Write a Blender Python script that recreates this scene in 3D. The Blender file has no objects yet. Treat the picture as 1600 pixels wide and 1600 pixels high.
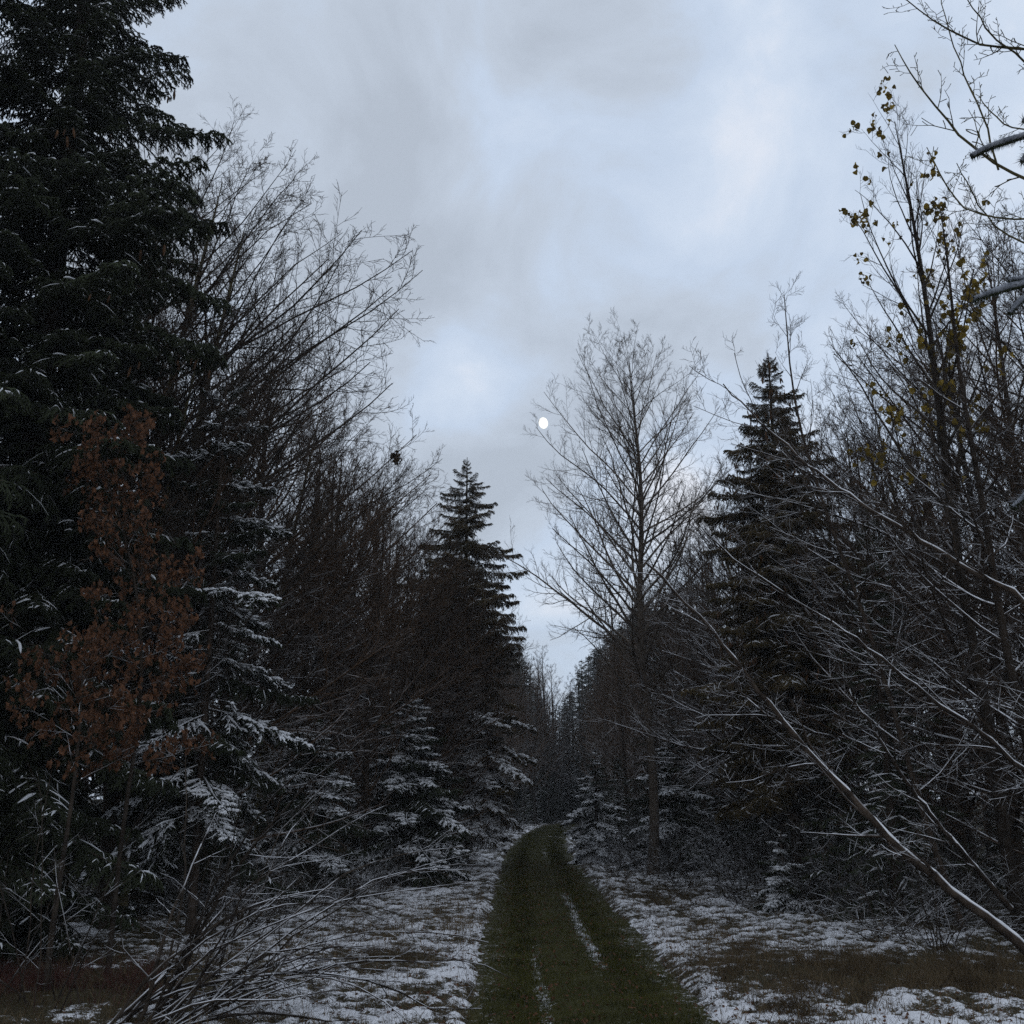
import bpy, math, random
import numpy as np
from mathutils import Matrix, Vector, Euler

SC = bpy.context.scene
COL = SC.collection
R = math.radians
random.seed(7)
rng = np.random.default_rng(7)

# ------------------------------------------------------------------ camera
CAM_H = 2.1
PITCH = 14.2
cam_d = bpy.data.cameras.new('camera')
cam = bpy.data.objects.new('camera', cam_d)
COL.objects.link(cam)
cam.location = (0, 0, CAM_H)
cam.rotation_euler = (R(90 + PITCH), 0, 0)
cam_d.sensor_width = 36
cam_d.lens = 36 * 1755 / 1600
cam_d.clip_start = 0.05
cam_d.clip_end = 4000
SC.camera = cam

# ------------------------------------------------------------------ sky (dusk, thin broken cloud)
SKY = dict(strength=0.125)
world = bpy.data.worlds.new('World')
SC.world = world
world.use_nodes = True
wn = world.node_tree
wn.nodes.clear()
def N(tree, kind, **kw):
    n = tree.nodes.new(kind)
    for k, v in kw.items():
        if k.startswith('i_'):
            key = k[2:]
            key = int(key) if key.isdigit() else key.replace('_', ' ')
            n.inputs[key].default_value = v
        else:
            setattr(n, k, v)
    return n
def ramp(tree, stops, interp='LINEAR'):
    n = tree.nodes.new('ShaderNodeValToRGB')
    n.color_ramp.interpolation = interp
    e = n.color_ramp.elements
    while len(e) < len(stops): e.new(0.5)
    for i, (p, c) in enumerate(stops):
        e[i].position = p
        e[i].color = (c[0], c[1], c[2], 1) if isinstance(c, (tuple, list)) else (c, c, c, 1)
    return n
L = wn.links.new
out = N(wn, 'ShaderNodeOutputWorld')
bg = N(wn, 'ShaderNodeBackground', i_Strength=SKY['strength'])
L(bg.outputs[0], out.inputs[0])
sky = N(wn, 'ShaderNodeTexSky', sky_type='NISHITA', sun_disc=False, sun_elevation=R(4), sun_rotation=R(200), altitude=200, air_density=1.0, dust_density=1.0, ozone_density=2.5)
tc = N(wn, 'ShaderNodeTexCoord')
# cloud deck seen in perspective: direction divided by its height
sep = N(wn, 'ShaderNodeSeparateXYZ'); L(tc.outputs['Generated'], sep.inputs[0])
zc = N(wn, 'ShaderNodeMath', operation='MAXIMUM', i_1=0.0); L(sep.outputs['Z'], zc.inputs[0])
za = N(wn, 'ShaderNodeMath', operation='ADD', i_1=0.12); L(zc.outputs[0], za.inputs[0])
dv = N(wn, 'ShaderNodeVectorMath', operation='DIVIDE'); L(tc.outputs['Generated'], dv.inputs[0])
cz = N(wn, 'ShaderNodeCombineXYZ'); L(za.outputs[0], cz.inputs[0]); L(za.outputs[0], cz.inputs[1]); cz.inputs[2].default_value = 1
L(cz.outputs[0], dv.inputs[1])
n1 = N(wn, 'ShaderNodeTexNoise', i_Scale=0.9, i_Detail=6.0, i_Roughness=0.52, i_Distortion=0.3)
mp = N(wn, 'ShaderNodeMapping'); mp.inputs['Location'].default_value = (6.3, 2.2, 0); L(dv.outputs[0], mp.inputs[0]); L(mp.outputs[0], n1.inputs[0])
n2 = N(wn, 'ShaderNodeTexNoise', i_Scale=5.5, i_Detail=8.0, i_Roughness=0.58, i_Distortion=.4)
mp2 = N(wn, 'ShaderNodeMapping'); mp2.inputs['Location'].default_value = (8.7, 1.4, 2); L(tc.outputs['Generated'], mp2.inputs[0]); L(mp2.outputs[0], n2.inputs[0])
cr = ramp(wn, [(0.37, (4.1, 4.6, 5.35)), (0.45, (4.7, 5.3, 6.2)), (0.51, (5.0, 5.85, 7.15)), (0.58, (5.6, 6.4, 7.6)), (0.68, (7.1, 7.4, 8.1))])
mm = N(wn, 'ShaderNodeMath', operation='MULTIPLY_ADD', i_1=0.58); L(n2.outputs[0], mm.inputs[0])
m3 = N(wn, 'ShaderNodeMath', operation='MULTIPLY', i_1=0.43); L(n1.outputs[0], m3.inputs[0]); L(m3.outputs[0], mm.inputs[2])
def blob(direction, rad, amount, prev):
    v = Vector(direction).normalized()
    sc_ = N(wn, 'ShaderNodeVectorMath', operation='DISTANCE'); L(tc.outputs['Generated'], sc_.inputs[0]); sc_.inputs[1].default_value = v
    mr = N(wn, 'ShaderNodeMapRange', interpolation_type='SMOOTHERSTEP', i_1=0.0, i_2=rad, i_3=amount, i_4=0.0); L(sc_.outputs['Value'], mr.inputs[0])
    ad = N(wn, 'ShaderNodeMath', operation='ADD'); L(prev, ad.inputs[0]); L(mr.outputs[0], ad.inputs[1])
    return ad.outputs[0]
w_ = mm.outputs[0]
w_ = blob((0.03, 1, .44), .42, -.04, w_)      # grey bank in the middle of the sky
w_ = blob((-.01, 1, .275), .13, -.05, w_)
w_ = blob((-.055, 1, .375), .10, .115, w_)     # brighter breaks
w_ = blob((.155, 1, .30), .10, .13, w_)
w_ = blob((.30, 1, .62), .3, .02, w_)
w_ = blob((0, 1, .85), .42, .03, w_)
L(w_, cr.inputs[0])
mix = N(wn, 'ShaderNodeMix', data_type='RGBA'); mix.inputs[0].default_value = 0.9
L(sky.outputs[0], mix.inputs[6]); L(cr.outputs[0], mix.inputs[7])
L(mix.outputs[2], bg.inputs[0])

# last daylight behind the cloud: very weak and very soft
sun_d = bpy.data.lights.new('sun', 'SUN')
sun_d.energy = 0.06
sun_d.angle = R(30)
sun_d.color = (1.0, 0.93, 0.85)
sun = bpy.data.objects.new('sun', sun_d)
COL.objects.link(sun)
sun.rotation_euler = (R(60), 0, R(20))

SC.view_settings.view_transform = 'Standard'
SC.view_settings.look = 'None'
SC.view_settings.exposure = 0.0
SC.view_settings.gamma = 1.0
SC.view_settings.use_curve_mapping = False
SC.render.engine = 'CYCLES'
SC.cycles.max_bounces = 3
SC.cycles.diffuse_bounces = 1
SC.cycles.transmission_bounces = 1
SC.cycles.glossy_bounces = 1
SC.cycles.use_denoising = False

# ------------------------------------------------------------------ materials
def mat(name):
    m = bpy.data.materials.new(name)
    m.use_nodes = True
    m.node_tree.nodes.clear()
    t = m.node_tree
    o = N(t, 'ShaderNodeOutputMaterial')
    b = N(t, 'ShaderNodeBsdfPrincipled', i_Roughness=0.85)
    b.inputs['Specular IOR Level'].default_value = 0.06
    t.links.new(b.outputs[0], o.inputs[0])
    return m, t, b

def bark(name, c1, c2, snow=1.0, zlo=5.0, zhi=11.0, thr=0.5, nz=(0.25, 0.65)):
    m, t, b = mat(name)
    g = N(t, 'ShaderNodeNewGeometry')
    tex = N(t, 'ShaderNodeTexCoord')
    nz1 = N(t, 'ShaderNodeTexNoise', i_Scale=9.0, i_Detail=4.0)
    t.links.new(tex.outputs['Object'], nz1.inputs[0])
    r = ramp(t, [(0.35, c1), (0.7, c2)])
    t.links.new(nz1.outputs[0], r.inputs[0])
    oi = N(t, 'ShaderNodeObjectInfo')
    vr = N(t, 'ShaderNodeMapRange', i_3=0.65, i_4=1.35); t.links.new(oi.outputs['Random'], vr.inputs[0])
    vm = N(t, 'ShaderNodeVectorMath', operation='SCALE')
    t.links.new(r.outputs[0], vm.inputs[0]); t.links.new(vr.outputs[0], vm.inputs['Scale'])
    if snow <= 0:
        t.links.new(vm.outputs[0], b.inputs['Base Color'])
        return m
    sp = N(t, 'ShaderNodeSeparateXYZ'); t.links.new(g.outputs['Normal'], sp.inputs[0])
    a = N(t, 'ShaderNodeMapRange', interpolation_type='SMOOTHSTEP', i_1=nz[0], i_2=nz[1]); t.links.new(sp.outputs['Z'], a.inputs[0])
    n2_ = N(t, 'ShaderNodeTexNoise', i_Scale=2.4, i_Detail=3.0)
    t.links.new(g.outputs['Position'], n2_.inputs[0])
    gp_ = N(t, 'ShaderNodeMapRange', i_1=thr - 0.09, i_2=thr + 0.02); t.links.new(n2_.outputs[0], gp_.inputs[0])
    pz = N(t, 'ShaderNodeSeparateXYZ'); t.links.new(g.outputs['Position'], pz.inputs[0])
    hz = N(t, 'ShaderNodeMapRange', i_1=zlo, i_2=zhi, i_3=snow, i_4=0.05 * snow); t.links.new(pz.outputs['Z'], hz.inputs[0])
    m1 = N(t, 'ShaderNodeMath', operation='MULTIPLY'); t.links.new(a.outputs[0], m1.inputs[0]); t.links.new(gp_.outputs[0], m1.inputs[1])
    m2 = N(t, 'ShaderNodeMath', operation='MULTIPLY', use_clamp=True); t.links.new(m1.outputs[0], m2.inputs[0]); t.links.new(hz.outputs[0], m2.inputs[1])
    mx = N(t, 'ShaderNodeMix', data_type='RGBA'); t.links.new(m2.outputs[0], mx.inputs[0]); t.links.new(vm.outputs[0], mx.inputs[6])
    mx.inputs[7].default_value = (0.80, 0.79, 0.80, 1)
    t.links.new(mx.outputs[2], b.inputs['Base Color'])
    return m

def plain(name, c1, c2, scale=6.0, rough=0.8, rand=0.5, trans=0.0):
    m, t, b = mat(name)
    g = N(t, 'ShaderNodeNewGeometry')
    n_ = N(t, 'ShaderNodeTexNoise', i_Scale=scale, i_Detail=4.0); t.links.new(g.outputs['Position'], n_.inputs[0])
    r = ramp(t, [(0.35, c1), (0.68, c2)]); t.links.new(n_.outputs[0], r.inputs[0])
    oi = N(t, 'ShaderNodeObjectInfo')
    vr = N(t, 'ShaderNodeMapRange', i_3=1 - rand, i_4=1 + rand); t.links.new(oi.outputs['Random'], vr.inputs[0])
    vm = N(t, 'ShaderNodeVectorMath', operation='SCALE')
    t.links.new(r.outputs[0], vm.inputs[0]); t.links.new(vr.outputs[0], vm.inputs['Scale'])
    t.links.new(vm.outputs[0], b.inputs['Base Color'])
    b.inputs['Roughness'].default_value = rough
    if trans:
        tr = N(t, 'ShaderNodeBsdfTranslucent'); t.links.new(vm.outputs[0], tr.inputs[0])
        ms = N(t, 'ShaderNodeMixShader'); ms.inputs[0].default_value = trans
        o = [x for x in t.nodes if x.type == 'OUTPUT_MATERIAL'][0]
        t.links.new(b.outputs[0], ms.inputs[1]); t.links.new(tr.outputs[0], ms.inputs[2]); t.links.new(ms.outputs[0], o.inputs[0])
    return m

M = {}
M['bark'] = bark('dark_bark', (0.020, 0.015, 0.011), (0.055, 0.042, 0.031), snow=0.7, zlo=3.5, zhi=7.5, thr=0.53)
M['bark_snow'] = bark('snowy_bark', (0.022, 0.016, 0.012), (0.06, 0.044, 0.032), snow=1.0, zlo=6.0, zhi=11.0, thr=0.48, nz=(0.3, 0.65))
M['bark_stem'] = bark('dark_stem', (0.018, 0.014, 0.011), (0.05, 0.038, 0.028), snow=.9, zlo=6.5, zhi=11.0, thr=0.52, nz=(0.45, 0.8))
M['bark_olive'] = bark('olive_bark', (0.045, 0.04, 0.018), (0.11, 0.09, 0.04), snow=0.7, zlo=3.5, zhi=7.0, thr=0.52)
M['bark_red'] = bark('reddish_bark', (0.045, 0.028, 0.016), (0.105, 0.064, 0.04), snow=0.6, zlo=3.0, zhi=6.5, thr=0.56)
M['twig_pale'] = bark('pale_twig', (0.075, 0.058, 0.045), (0.15, 0.12, 0.092), snow=0.6, zlo=2.5, zhi=6.0, thr=0.5)
M['twig'] = bark('fine_twig', (0.036, 0.024, 0.016), (0.095, 0.064, 0.043), snow=0.0)
M['spruce_bark'] = bark('spruce_bark', (0.03, 0.022, 0.016), (0.07, 0.052, 0.04), snow=0.0)
M['needle'] = plain('spruce_needles', (0.017, 0.020, 0.011), (0.042, 0.048, 0.026), scale=3.0, rand=0.35)
M['needle_y'] = plain('olive_brown_spruce_needles', (0.048, 0.038, 0.018), (0.10, 0.072, 0.036), scale=3.0, rand=0.3)  # browner olive needle colour of the pointed and the narrow spruce
M['snow'] = plain('snow', (0.66, 0.66, 0.67), (0.84, 0.83, 0.83), scale=8.0, rand=0.05, rough=0.6)
M['rime'] = plain('rime', (0.16, 0.17, 0.19), (0.34, 0.35, 0.38), scale=30.0, rand=.1)
M['cone'] = plain('cone_brown', (0.05, 0.027, 0.015), (0.11, 0.058, 0.03), scale=20, rand=0.4)
M['oak_leaf'] = plain('dead_oak_leaf', (0.045, 0.023, 0.013), (0.19, 0.088, 0.046), scale=16.0, rand=0.45, trans=0.25)
M['aspen_leaf'] = plain('yellow_leaf', (0.12, 0.085, 0.018), (0.34, 0.23, 0.04), scale=9.0, rand=0.5, trans=0.35)
M['dry_grass'] = plain('dry_grass', (0.05, 0.034, 0.018), (0.14, 0.10, 0.055), scale=2.5)
M['green_grass'] = plain('olive_grass', (0.045, 0.05, 0.012), (0.14, 0.13, 0.032), scale=1.5)
M['weed'] = plain('reddish_weed', (0.03, 0.012, 0.010), (0.07, 0.03, 0.024), scale=3.0)

# ------------------------------------------------------------------ geometry helpers
def nrm(a):
    return a / np.maximum(np.linalg.norm(a, axis=-1, keepdims=True), 1e-9)

class Geo:
    def __init__(s): s.V = []; s.F = []; s.n = 0
    def add(s, v, f, m=0):
        s.V.append(v.reshape(-1, 3)); s.F.append((f + s.n, m)); s.n += len(s.V[-1])
    def tubes(s, P, Rr, k=3, m=0, up=0.0, flat=1.0):
        """P (N,S,3) centre lines, Rr (N,S) radii"""
        Nn, S, _ = P.shape
        if Nn == 0: return
        T = np.gradient(P, axis=1); T = nrm(T)
        ref = np.where(np.abs(T[:, :1, 2:3]) > 0.8, np.array([1.0, 0, 0]), np.array([0, 0, 1.0]))
        ref = np.broadcast_to(ref, T.shape)
        U = nrm(np.cross(T, ref)); W = np.cross(U, T)
        a = np.arange(k) * 2 * np.pi / k + (np.pi / 2)
        c, sn = np.cos(a), np.sin(a)
        ring = P[:, :, None, :] + Rr[:, :, None, None] * (c[None, None, :, None] * U[:, :, None, :] + flat * sn[None, None, :, None] * W[:, :, None, :])
        if up: ring[..., 2] += up
        base = (np.arange(Nn) * S * k)[:, None, None]
        i = np.arange(S - 1)[None, :, None] * k
        j = np.arange(k)[None, None, :]; j2 = (j + 1) % k
        q = np.stack([base + i + j, base + i + j2, base + i + k + j2, base + i + k + j], -1).reshape(-1, 4)
        s.add(ring, q, m)
    def tris(s, A, B, C_, m=0):
        n = len(A)
        v = np.stack([A, B, C_], 1)
        s.add(v, np.arange(n * 3).reshape(n, 3), m)
    def merge(s, o, mtx, mofs=0):
        M4 = np.array(mtx); A = M4[:3, :3]; b = M4[:3, 3]
        n0 = s.n
        for v in o.V: s.V.append(v @ A.T + b); s.n += len(v)
        for f, m in o.F: s.F.append((f + n0, m + mofs))
    def mesh(s, name, mats, smooth=True):
        me = bpy.data.meshes.new(name)
        V = np.concatenate(s.V).astype(np.float32)
        ls, st, mi = [], [], []; o = 0
        for f, m in s.F:
            k = f.shape[1]; ls.append(f.reshape(-1)); st.append(o + np.arange(len(f)) * k); mi.append(np.full(len(f), m)); o += f.size
        ls = np.concatenate(ls).astype(np.int32); st = np.concatenate(st).astype(np.int32); mi = np.concatenate(mi).astype(np.int32)
        me.vertices.add(len(V)); me.vertices.foreach_set('co', V.ravel())
        me.loops.add(len(ls)); me.loops.foreach_set('vertex_index', ls)
        me.polygons.add(len(st)); me.polygons.foreach_set('loop_start', st)
        me.polygons.foreach_set('material_index', mi)
        if smooth: me.polygons.foreach_set('use_smooth', np.ones(len(st), bool))
        for mm_ in mats: me.materials.append(M[mm_])
        if mi.max() >= len(mats): me.materials.append(M['twig'])
        me.update(calc_edges=True)
        return me

def ob(name, data=None, parent=None, loc=(0, 0, 0), rot=(0, 0, 0), sc=1.0, label=None, cat=None, group=None, kind=None):
    o = bpy.data.objects.new(name, data); COL.objects.link(o)
    o.location = loc; o.rotation_euler = rot
    o.scale = (sc, sc, sc) if isinstance(sc, (int, float)) else sc
    if parent is not None: o.parent = parent
    if label: o['label'] = label
    if cat: o['category'] = cat
    if group: o['group'] = group
    if kind: o['kind'] = kind
    return o

def copy_tree(root, loc, rotz=0.0, sc=1.0, label=None, group=None):
    r = root.copy(); COL.objects.link(r)
    r.location = loc; r.rotation_euler = (0, 0, rotz); r.scale = (sc, sc, sc) if isinstance(sc, (int, float)) else sc
    if label: r['label'] = label
    if group: r['group'] = group
    for ch in list(root.children):
        c = ch.copy(); COL.objects.link(c); c.parent = r
    return r

CP, SP = math.cos(R(PITCH)), math.sin(R(PITCH))
def W(px, py, Y):
    """world point at ground distance Y seen at pixel (px,py) of the 1600 photo"""
    u = (800 - py) / 1755
    z = Y * (SP + u * CP) / (CP - u * SP)
    d = Y * CP + z * SP
    return np.array([(px - 800) / 1755 * d, Y, z + CAM_H])

def line(pts, n):
    """smooth resample of a polyline"""
    p = np.array(pts, float)
    if len(p) > 2:
        for _ in range(2):
            q = [p[0]]
            for a, b in zip(p[:-1], p[1:]): q += [a * .75 + b * .25, a * .25 + b * .75]
            q.append(p[-1]); p = np.array(q)
    d = np.r_[0, np.cumsum(np.linalg.norm(np.diff(p, axis=0), axis=1))]
    t = np.linspace(0, d[-1], n)
    return np.stack([np.interp(t, d, p[:, i]) for i in range(3)], 1)

def grow(P0, D0, Ln, S, up, wig):
    wig = wig * 1.35
    n = len(P0)
    P = np.zeros((n, S, 3)); P[:, 0] = P0; d = nrm(D0.copy()); st = (Ln / (S - 1))[:, None]
    upv = np.zeros((n, 3)); upv[:, 2] = up
    for i in range(1, S):
        d = nrm(d + upv / (S - 1) + rng.normal(size=(n, 3)) * wig)
        P[:, i] = P[:, i - 1] + d * st
    return P

def spawn(P, Rd, n, t0=0.12, t1=0.98, ang=(35, 55), ratio=0.45, decay=0.5, rr=0.55, S=4, up=0.3, wig=0.08, rmin=0.0015, lmin=0.05, plane=None, lenmul=1.0, tipr=0.35):
    """children of every centre line: returns P, R"""
    Np, Sp_, _ = P.shape
    Lp = np.linalg.norm(np.diff(P, axis=1), axis=2).sum(1)
    t = t0 + (t1 - t0) * (np.arange(n)[None, :] + rng.random((Np, n))) / n
    f = t * (Sp_ - 1); i = np.minimum(f.astype(int), Sp_ - 2); w = (f - i)[..., None]
    ii = np.arange(Np)[:, None]
    A, B = P[ii, i], P[ii, i + 1]
    pos = A * (1 - w) + B * w; T = nrm(B - A)
    r = Rd[ii, i] * (1 - w[..., 0]) + Rd[ii, i + 1] * w[..., 0]
    rnd = rng.normal(size=T.shape)
    if plane is not None:
        side = np.cross(T, np.array([0, 0, 1.0])); sg = np.where((np.arange(n) % 2) == 0, 1.0, -1.0)[None, :, None]
        rnd = nrm(side) * sg + rnd * plane
    perp = nrm(rnd - (rnd * T).sum(-1, keepdims=True) * T)
    a = np.radians(rng.uniform(ang[0], ang[1], t.shape))[..., None]
    D = np.cos(a) * T + np.sin(a) * perp
    Ln = np.maximum(Lp[:, None] * ratio * (1 - decay * t) * rng.uniform(0.55, 1.2, t.shape) * lenmul, lmin)
    r0 = np.maximum(r * rr, rmin)
    pos, D, Ln, r0 = pos.reshape(-1, 3), D.reshape(-1, 3), Ln.reshape(-1), r0.reshape(-1)
    Pc = grow(pos, D, Ln, S, up, wig)
    Rc = r0[:, None] * np.linspace(1, tipr, S)[None, :]
    return Pc, np.maximum(Rc, rmin * 0.7)

def limb_geo(P, Rd, dens=4.0, tw=8, tl=5, up=0.45, mi=0, rmin=0.0022, k0=5, ang=(35, 60), tips=None, r1=0.42, wig=0.09):
    """one limb with branches, twigs and twiglets; P (S,3)"""
    g = Geo()
    P = P[None]; Rd = Rd[None]
    Ln = np.linalg.norm(np.diff(P[0], axis=0), axis=1).sum()
    g.tubes(P, Rd, k=k0, m=mi)
    n1_ = max(3, int(Ln * dens))
    P1, R1 = spawn(P, Rd, n1_, 0.15, 0.99, ang, r1, 0.6, 0.55, S=5, up=up, wig=wig, rmin=rmin * 1.3, lmin=0.3)
    g.tubes(P1, R1, k=3, m=mi)
    P2, R2 = spawn(P1, R1, tw, 0.1, 0.99, (30, 55), 0.45, 0.5, 0.6, S=4, up=up * .8, wig=wig, rmin=rmin, lmin=0.15)
    g.tubes(P2, R2, k=3, m=mi)
    if tl:
        P3, R3 = spawn(P2, R2, tl, 0.15, 1.0, (25, 50), 0.5, 0.4, 0.7, S=3, up=up * .5, wig=wig, rmin=rmin * .8, lmin=0.08)
        g.tubes(P3[:, ::2], R3[:, ::2], k=3, m=1)
        if tips is not None: tips.append(P3[:, -1])
    elif tips is not None: tips.append(P2[:, -1])
    return g

def bare_tree(H, r0, n=26, t0=0.3, prof=None, elev=(35, 65), side=(0.0, 0.0), dens=4, tw=8, tl=5, lean=(0, 0), up=0.45, trunk=None, bend=0.25, S=9, rmin=0.0022, tips=None, k0=5, r1=0.42, azspread=None):
    """returns trunk Geo, list of limb Geos.  side = (azimuth, strength) the crown leans out to"""
    if trunk is None:
        z = np.linspace(0, 1, 14)
        ph = rng.uniform(0, 6.28, 2)
        trunk = np.stack([lean[0] * z ** 1.4 * H + 0.012 * H * np.sin(z * 5 + ph[0]) - 0.012 * H * np.sin(ph[0]), lean[1] * z ** 1.4 * H + 0.012 * H * np.sin(z * 4 + ph[1]) - 0.012 * H * np.sin(ph[1]), z * H], 1)
    ns = len(trunk)
    zt = np.linspace(0, 1, ns)
    rt = r0 * (1 - zt) ** 0.8 + 0.006
    rt[0] *= 1.35
    tg = Geo(); tg.tubes(trunk[None], rt[None], k=9)
    limbs = []
    if prof is None: prof = lambda t: 0.30 * (1 - t) ** 0.6 + 0.03
    for i in range(n):
        t = t0 + (0.985 - t0) * ((i + random.random()) / n) ** 0.9
        f = t * (ns - 1); j = min(int(f), ns - 2); w = f - j
        p = trunk[j] * (1 - w) + trunk[j + 1] * w
        T = nrm(trunk[j + 1] - trunk[j])
        az = i * 2.4 + random.uniform(-.5, .5)
        if azspread is not None: az = side[0] + random.uniform(-azspread, azspread)
        ln = H * prof(t) * random.uniform(0.75, 1.2) * (1 + side[1] * math.cos(az - side[0]))
        el = R(elev[0] + (elev[1] - elev[0]) * t + random.uniform(-8, 8))
        D = np.array([[math.cos(az) * math.cos(el), math.sin(az) * math.cos(el), math.sin(el)]])
        P = grow(p[None], D, np.array([ln]), S, bend, 0.05)[0]
        rr = (r0 * (1 - t) ** 0.8 + 0.006) * 0.5
        rr = min(rr, 0.011 * ln + 0.003)
        Rd = rr * np.linspace(1, 0.22, S) ** 1.0
        limbs.append(limb_geo(P, Rd, dens, tw, tl, up, rmin=rmin, k0=k0, tips=tips, r1=r1))
    return tg, limbs, trunk

def place_bare(name, spec, loc, mats=('bark', 'bark'), label=None, cat='tree', group=None, merged=False, rotz=0, sc=1.0):
    tg, limbs, tr = spec
    root = ob(name, None, None, loc, (0, 0, rotz), sc, label, cat, group)
    ob('trunk', tg.mesh('trunk', [mats[0]]), root)
    if merged:
        g = Geo()
        for l in limbs: g.merge(l, np.eye(4))
        ob('crown', g.mesh('crown', [mats[1]]), root)
    else:
        for l in limbs: ob('branch', l.mesh('branch', [mats[1]]), root)
    return root

# ---- spruce boughs -------------------------------------------------
def needles(g, P, Rd, per_m, ln, wd, m=0, spread=0.9):
    Nn, S, _ = P.shape
    Lp = np.linalg.norm(np.diff(P, axis=1), axis=2).sum(1)
    cnt = np.maximum((Lp * per_m).astype(int), 2)
    idx = np.repeat(np.arange(Nn), cnt); n = len(idx)
    t = rng.random(n) * (S - 1) * 0.999; i = t.astype(int); w = (t - i)[:, None]
    A, B = P[idx, i], P[idx, i + 1]; pos = A * (1 - w) + B * w; T = nrm(B - A)
    rd = rng.normal(size=(n, 3)); perp = nrm(rd - (rd * T).sum(1, keepdims=True) * T)
    D = nrm(T * rng.uniform(0.3, 1.0, (n, 1)) + perp * spread)
    W_ = nrm(np.cross(D, rng.normal(size=(n, 3)))) * wd * 0.5
    l = ln * rng.uniform(0.7, 1.2, (n, 1))
    g.tris(pos - W_, pos + W_, pos + D * l, m)

def bough(Ln=2.6, sag=0.22, hang=0.8, snow=0.5, lite=False, upt=0.12, seed=0):
    """a spruce bough along +X from the origin.  materials: 0 needle, 1 bark, 2 snow"""
    g = Geo()
    s = np.linspace(0, 1, 12)
    ax = np.stack([Ln * s * (1 - 0.03 * s), 0.04 * np.sin(s * 5 + seed) * Ln * .5, Ln * (0.10 * s - sag * 2 * s ** 2 + (sag + upt) * s ** 3)], 1)
    axP = ax[None]; axR = (0.016 * Ln / 2.6 * np.linspace(1, 0.2, 12))[None]
    g.tubes(axP, axR, k=4, m=1)
    n2_ = 22 if lite else 44
    P1, R1 = spawn(axP, axR, n2_, 0.1, 1.0, (45, 65), 0.36, 0.72, 0.5, S=5, up=-hang * .6, wig=0.06, rmin=0.003, lmin=0.16, plane=0.25)
    if lite:
        g.tubes(P1, np.linspace(0.022, 0.008, 5)[None].repeat(len(P1), 0), k=3, m=0)
        needles(g, P1, R1, 42, 0.11, 0.035, 0, 1.1)
        needles(g, axP, axR, 40, 0.09, 0.03, 0, 1.1)
        SS = P1
    else:
        fr = np.linspace(0.012, 0.006, 5)[None].repeat(len(P1), 0)
        g.tubes(P1, fr, k=3, m=0)
        needles(g, P1, R1, 130, 0.026, 0.006, 0, 1.0)
        P2, R2 = spawn(P1, R1, 9, 0.1, 1.0, (35, 60), 0.36, 0.5, 0.8, S=4, up=-hang * 1.2, wig=0.07, rmin=0.003, lmin=0.10, plane=0.5)
        g.tubes(P2, np.linspace(0.012, 0.006, 4)[None].repeat(len(P2), 0), k=3, m=0)
        P3, R3 = spawn(P2, R2, 3, 0.15, 0.9, (35, 60), 0.5, 0.4, 0.8, S=3, up=-hang * .8, wig=0.08, rmin=0.003, lmin=0.06, plane=0.6)
        g.tubes(P3[:, ::2], np.array([[.011, .006]]).repeat(len(P3), 0), k=3, m=0)
        needles(g, P3, R3, 70, 0.028, 0.007, 0, 1.1)
        needles(g, P2, R2, 110, 0.026, 0.006, 0, 1.0)
        needles(g, axP[:, 4:], axR, 120, 0.026, 0.006, 0, 1.0)
    # snow lying along the upper side of the shoots
    if snow > 0:
        def lay(P, r, frac, up):
            k = rng.random(len(P)) < frac
            Q = P[k]
            if not len(Q): return
            S = Q.shape[1]
            lev = np.clip(1.25 - 1.5 * np.abs(nrm(np.gradient(Q, axis=1))[..., 2]), 0.03, 1)
            prof = np.sin(np.linspace(0.35, np.pi - 0.25, S))[None] * rng.uniform(0.7, 1.3, (len(Q), 1)) * r
            prof *= rng.uniform(0.5, 1.25, prof.shape) * lev
            g.tubes(Q, prof, k=5 if not lite else 3, m=2, up=up, flat=0.75)
        if lite:
            lay(P1, 0.040, snow, 0.02)
        else:
            lay(P1[:, 1:], 0.056 if snow > .5 else .022, snow, 0.016); lay(P2, 0.042 if snow > .5 else .018, snow * 0.75, 0.014)
            if snow > .5: lay(axP, 0.03, 1.0, 0.02)
    return g

print('lib start')
BM = ['needle', 'spruce_bark', 'snow']
BOUGH = {
 'light': [bough(2.6, 0.20, 1.0, 0.2, seed=i).mesh('bough', BM) for i in range(3)],
 'heavy': [bough(2.6, 0.16, 0.5, 0.95, seed=i, upt=0.02).mesh('bough', BM) for i in range(3)],
}
LITE = [bough(2.6, 0.2, 0.5, 0.10, lite=True, seed=i) for i in range(2)]
LITE_S = [bough(2.6, 0.2, 0.5, 0.35, lite=True, seed=i) for i in range(2)]

def trunk_mesh(H, r, mats=('spruce_bark',), lean=(0, 0)):
    g = Geo(); z = np.linspace(0, 1, 12)
    P = np.stack([lean[0] * z * H, lean[1] * z * H, z * H], 1); rr = r * (1 - z) ** 0.85 + 0.01; rr[0] *= 1.3
    g.tubes(P[None], rr[None], k=9)
    return g.mesh('trunk', list(mats))

def spruce_spots(H, rad, n, z0, power=0.8, pitch=(12, -28), cap=9):
    out_ = []
    for i in range(n):
        t = ((i + 0.5) / n) ** 1.15
        z = z0 + (H * 0.985 - z0) * t
        ln = (min(rad * (1 - t) ** power, cap) + 0.12) * random.uniform(0.72, 1.15)
        az = i * 2.39996 + random.uniform(-.4, .4)
        pit = pitch[1] + (pitch[0] - pitch[1]) * t + random.uniform(-6, 6)
        if t > .93: pit += 40 * (t - .93) / .07
        out_.append((z, ln, az, pit))
    return out_

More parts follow.
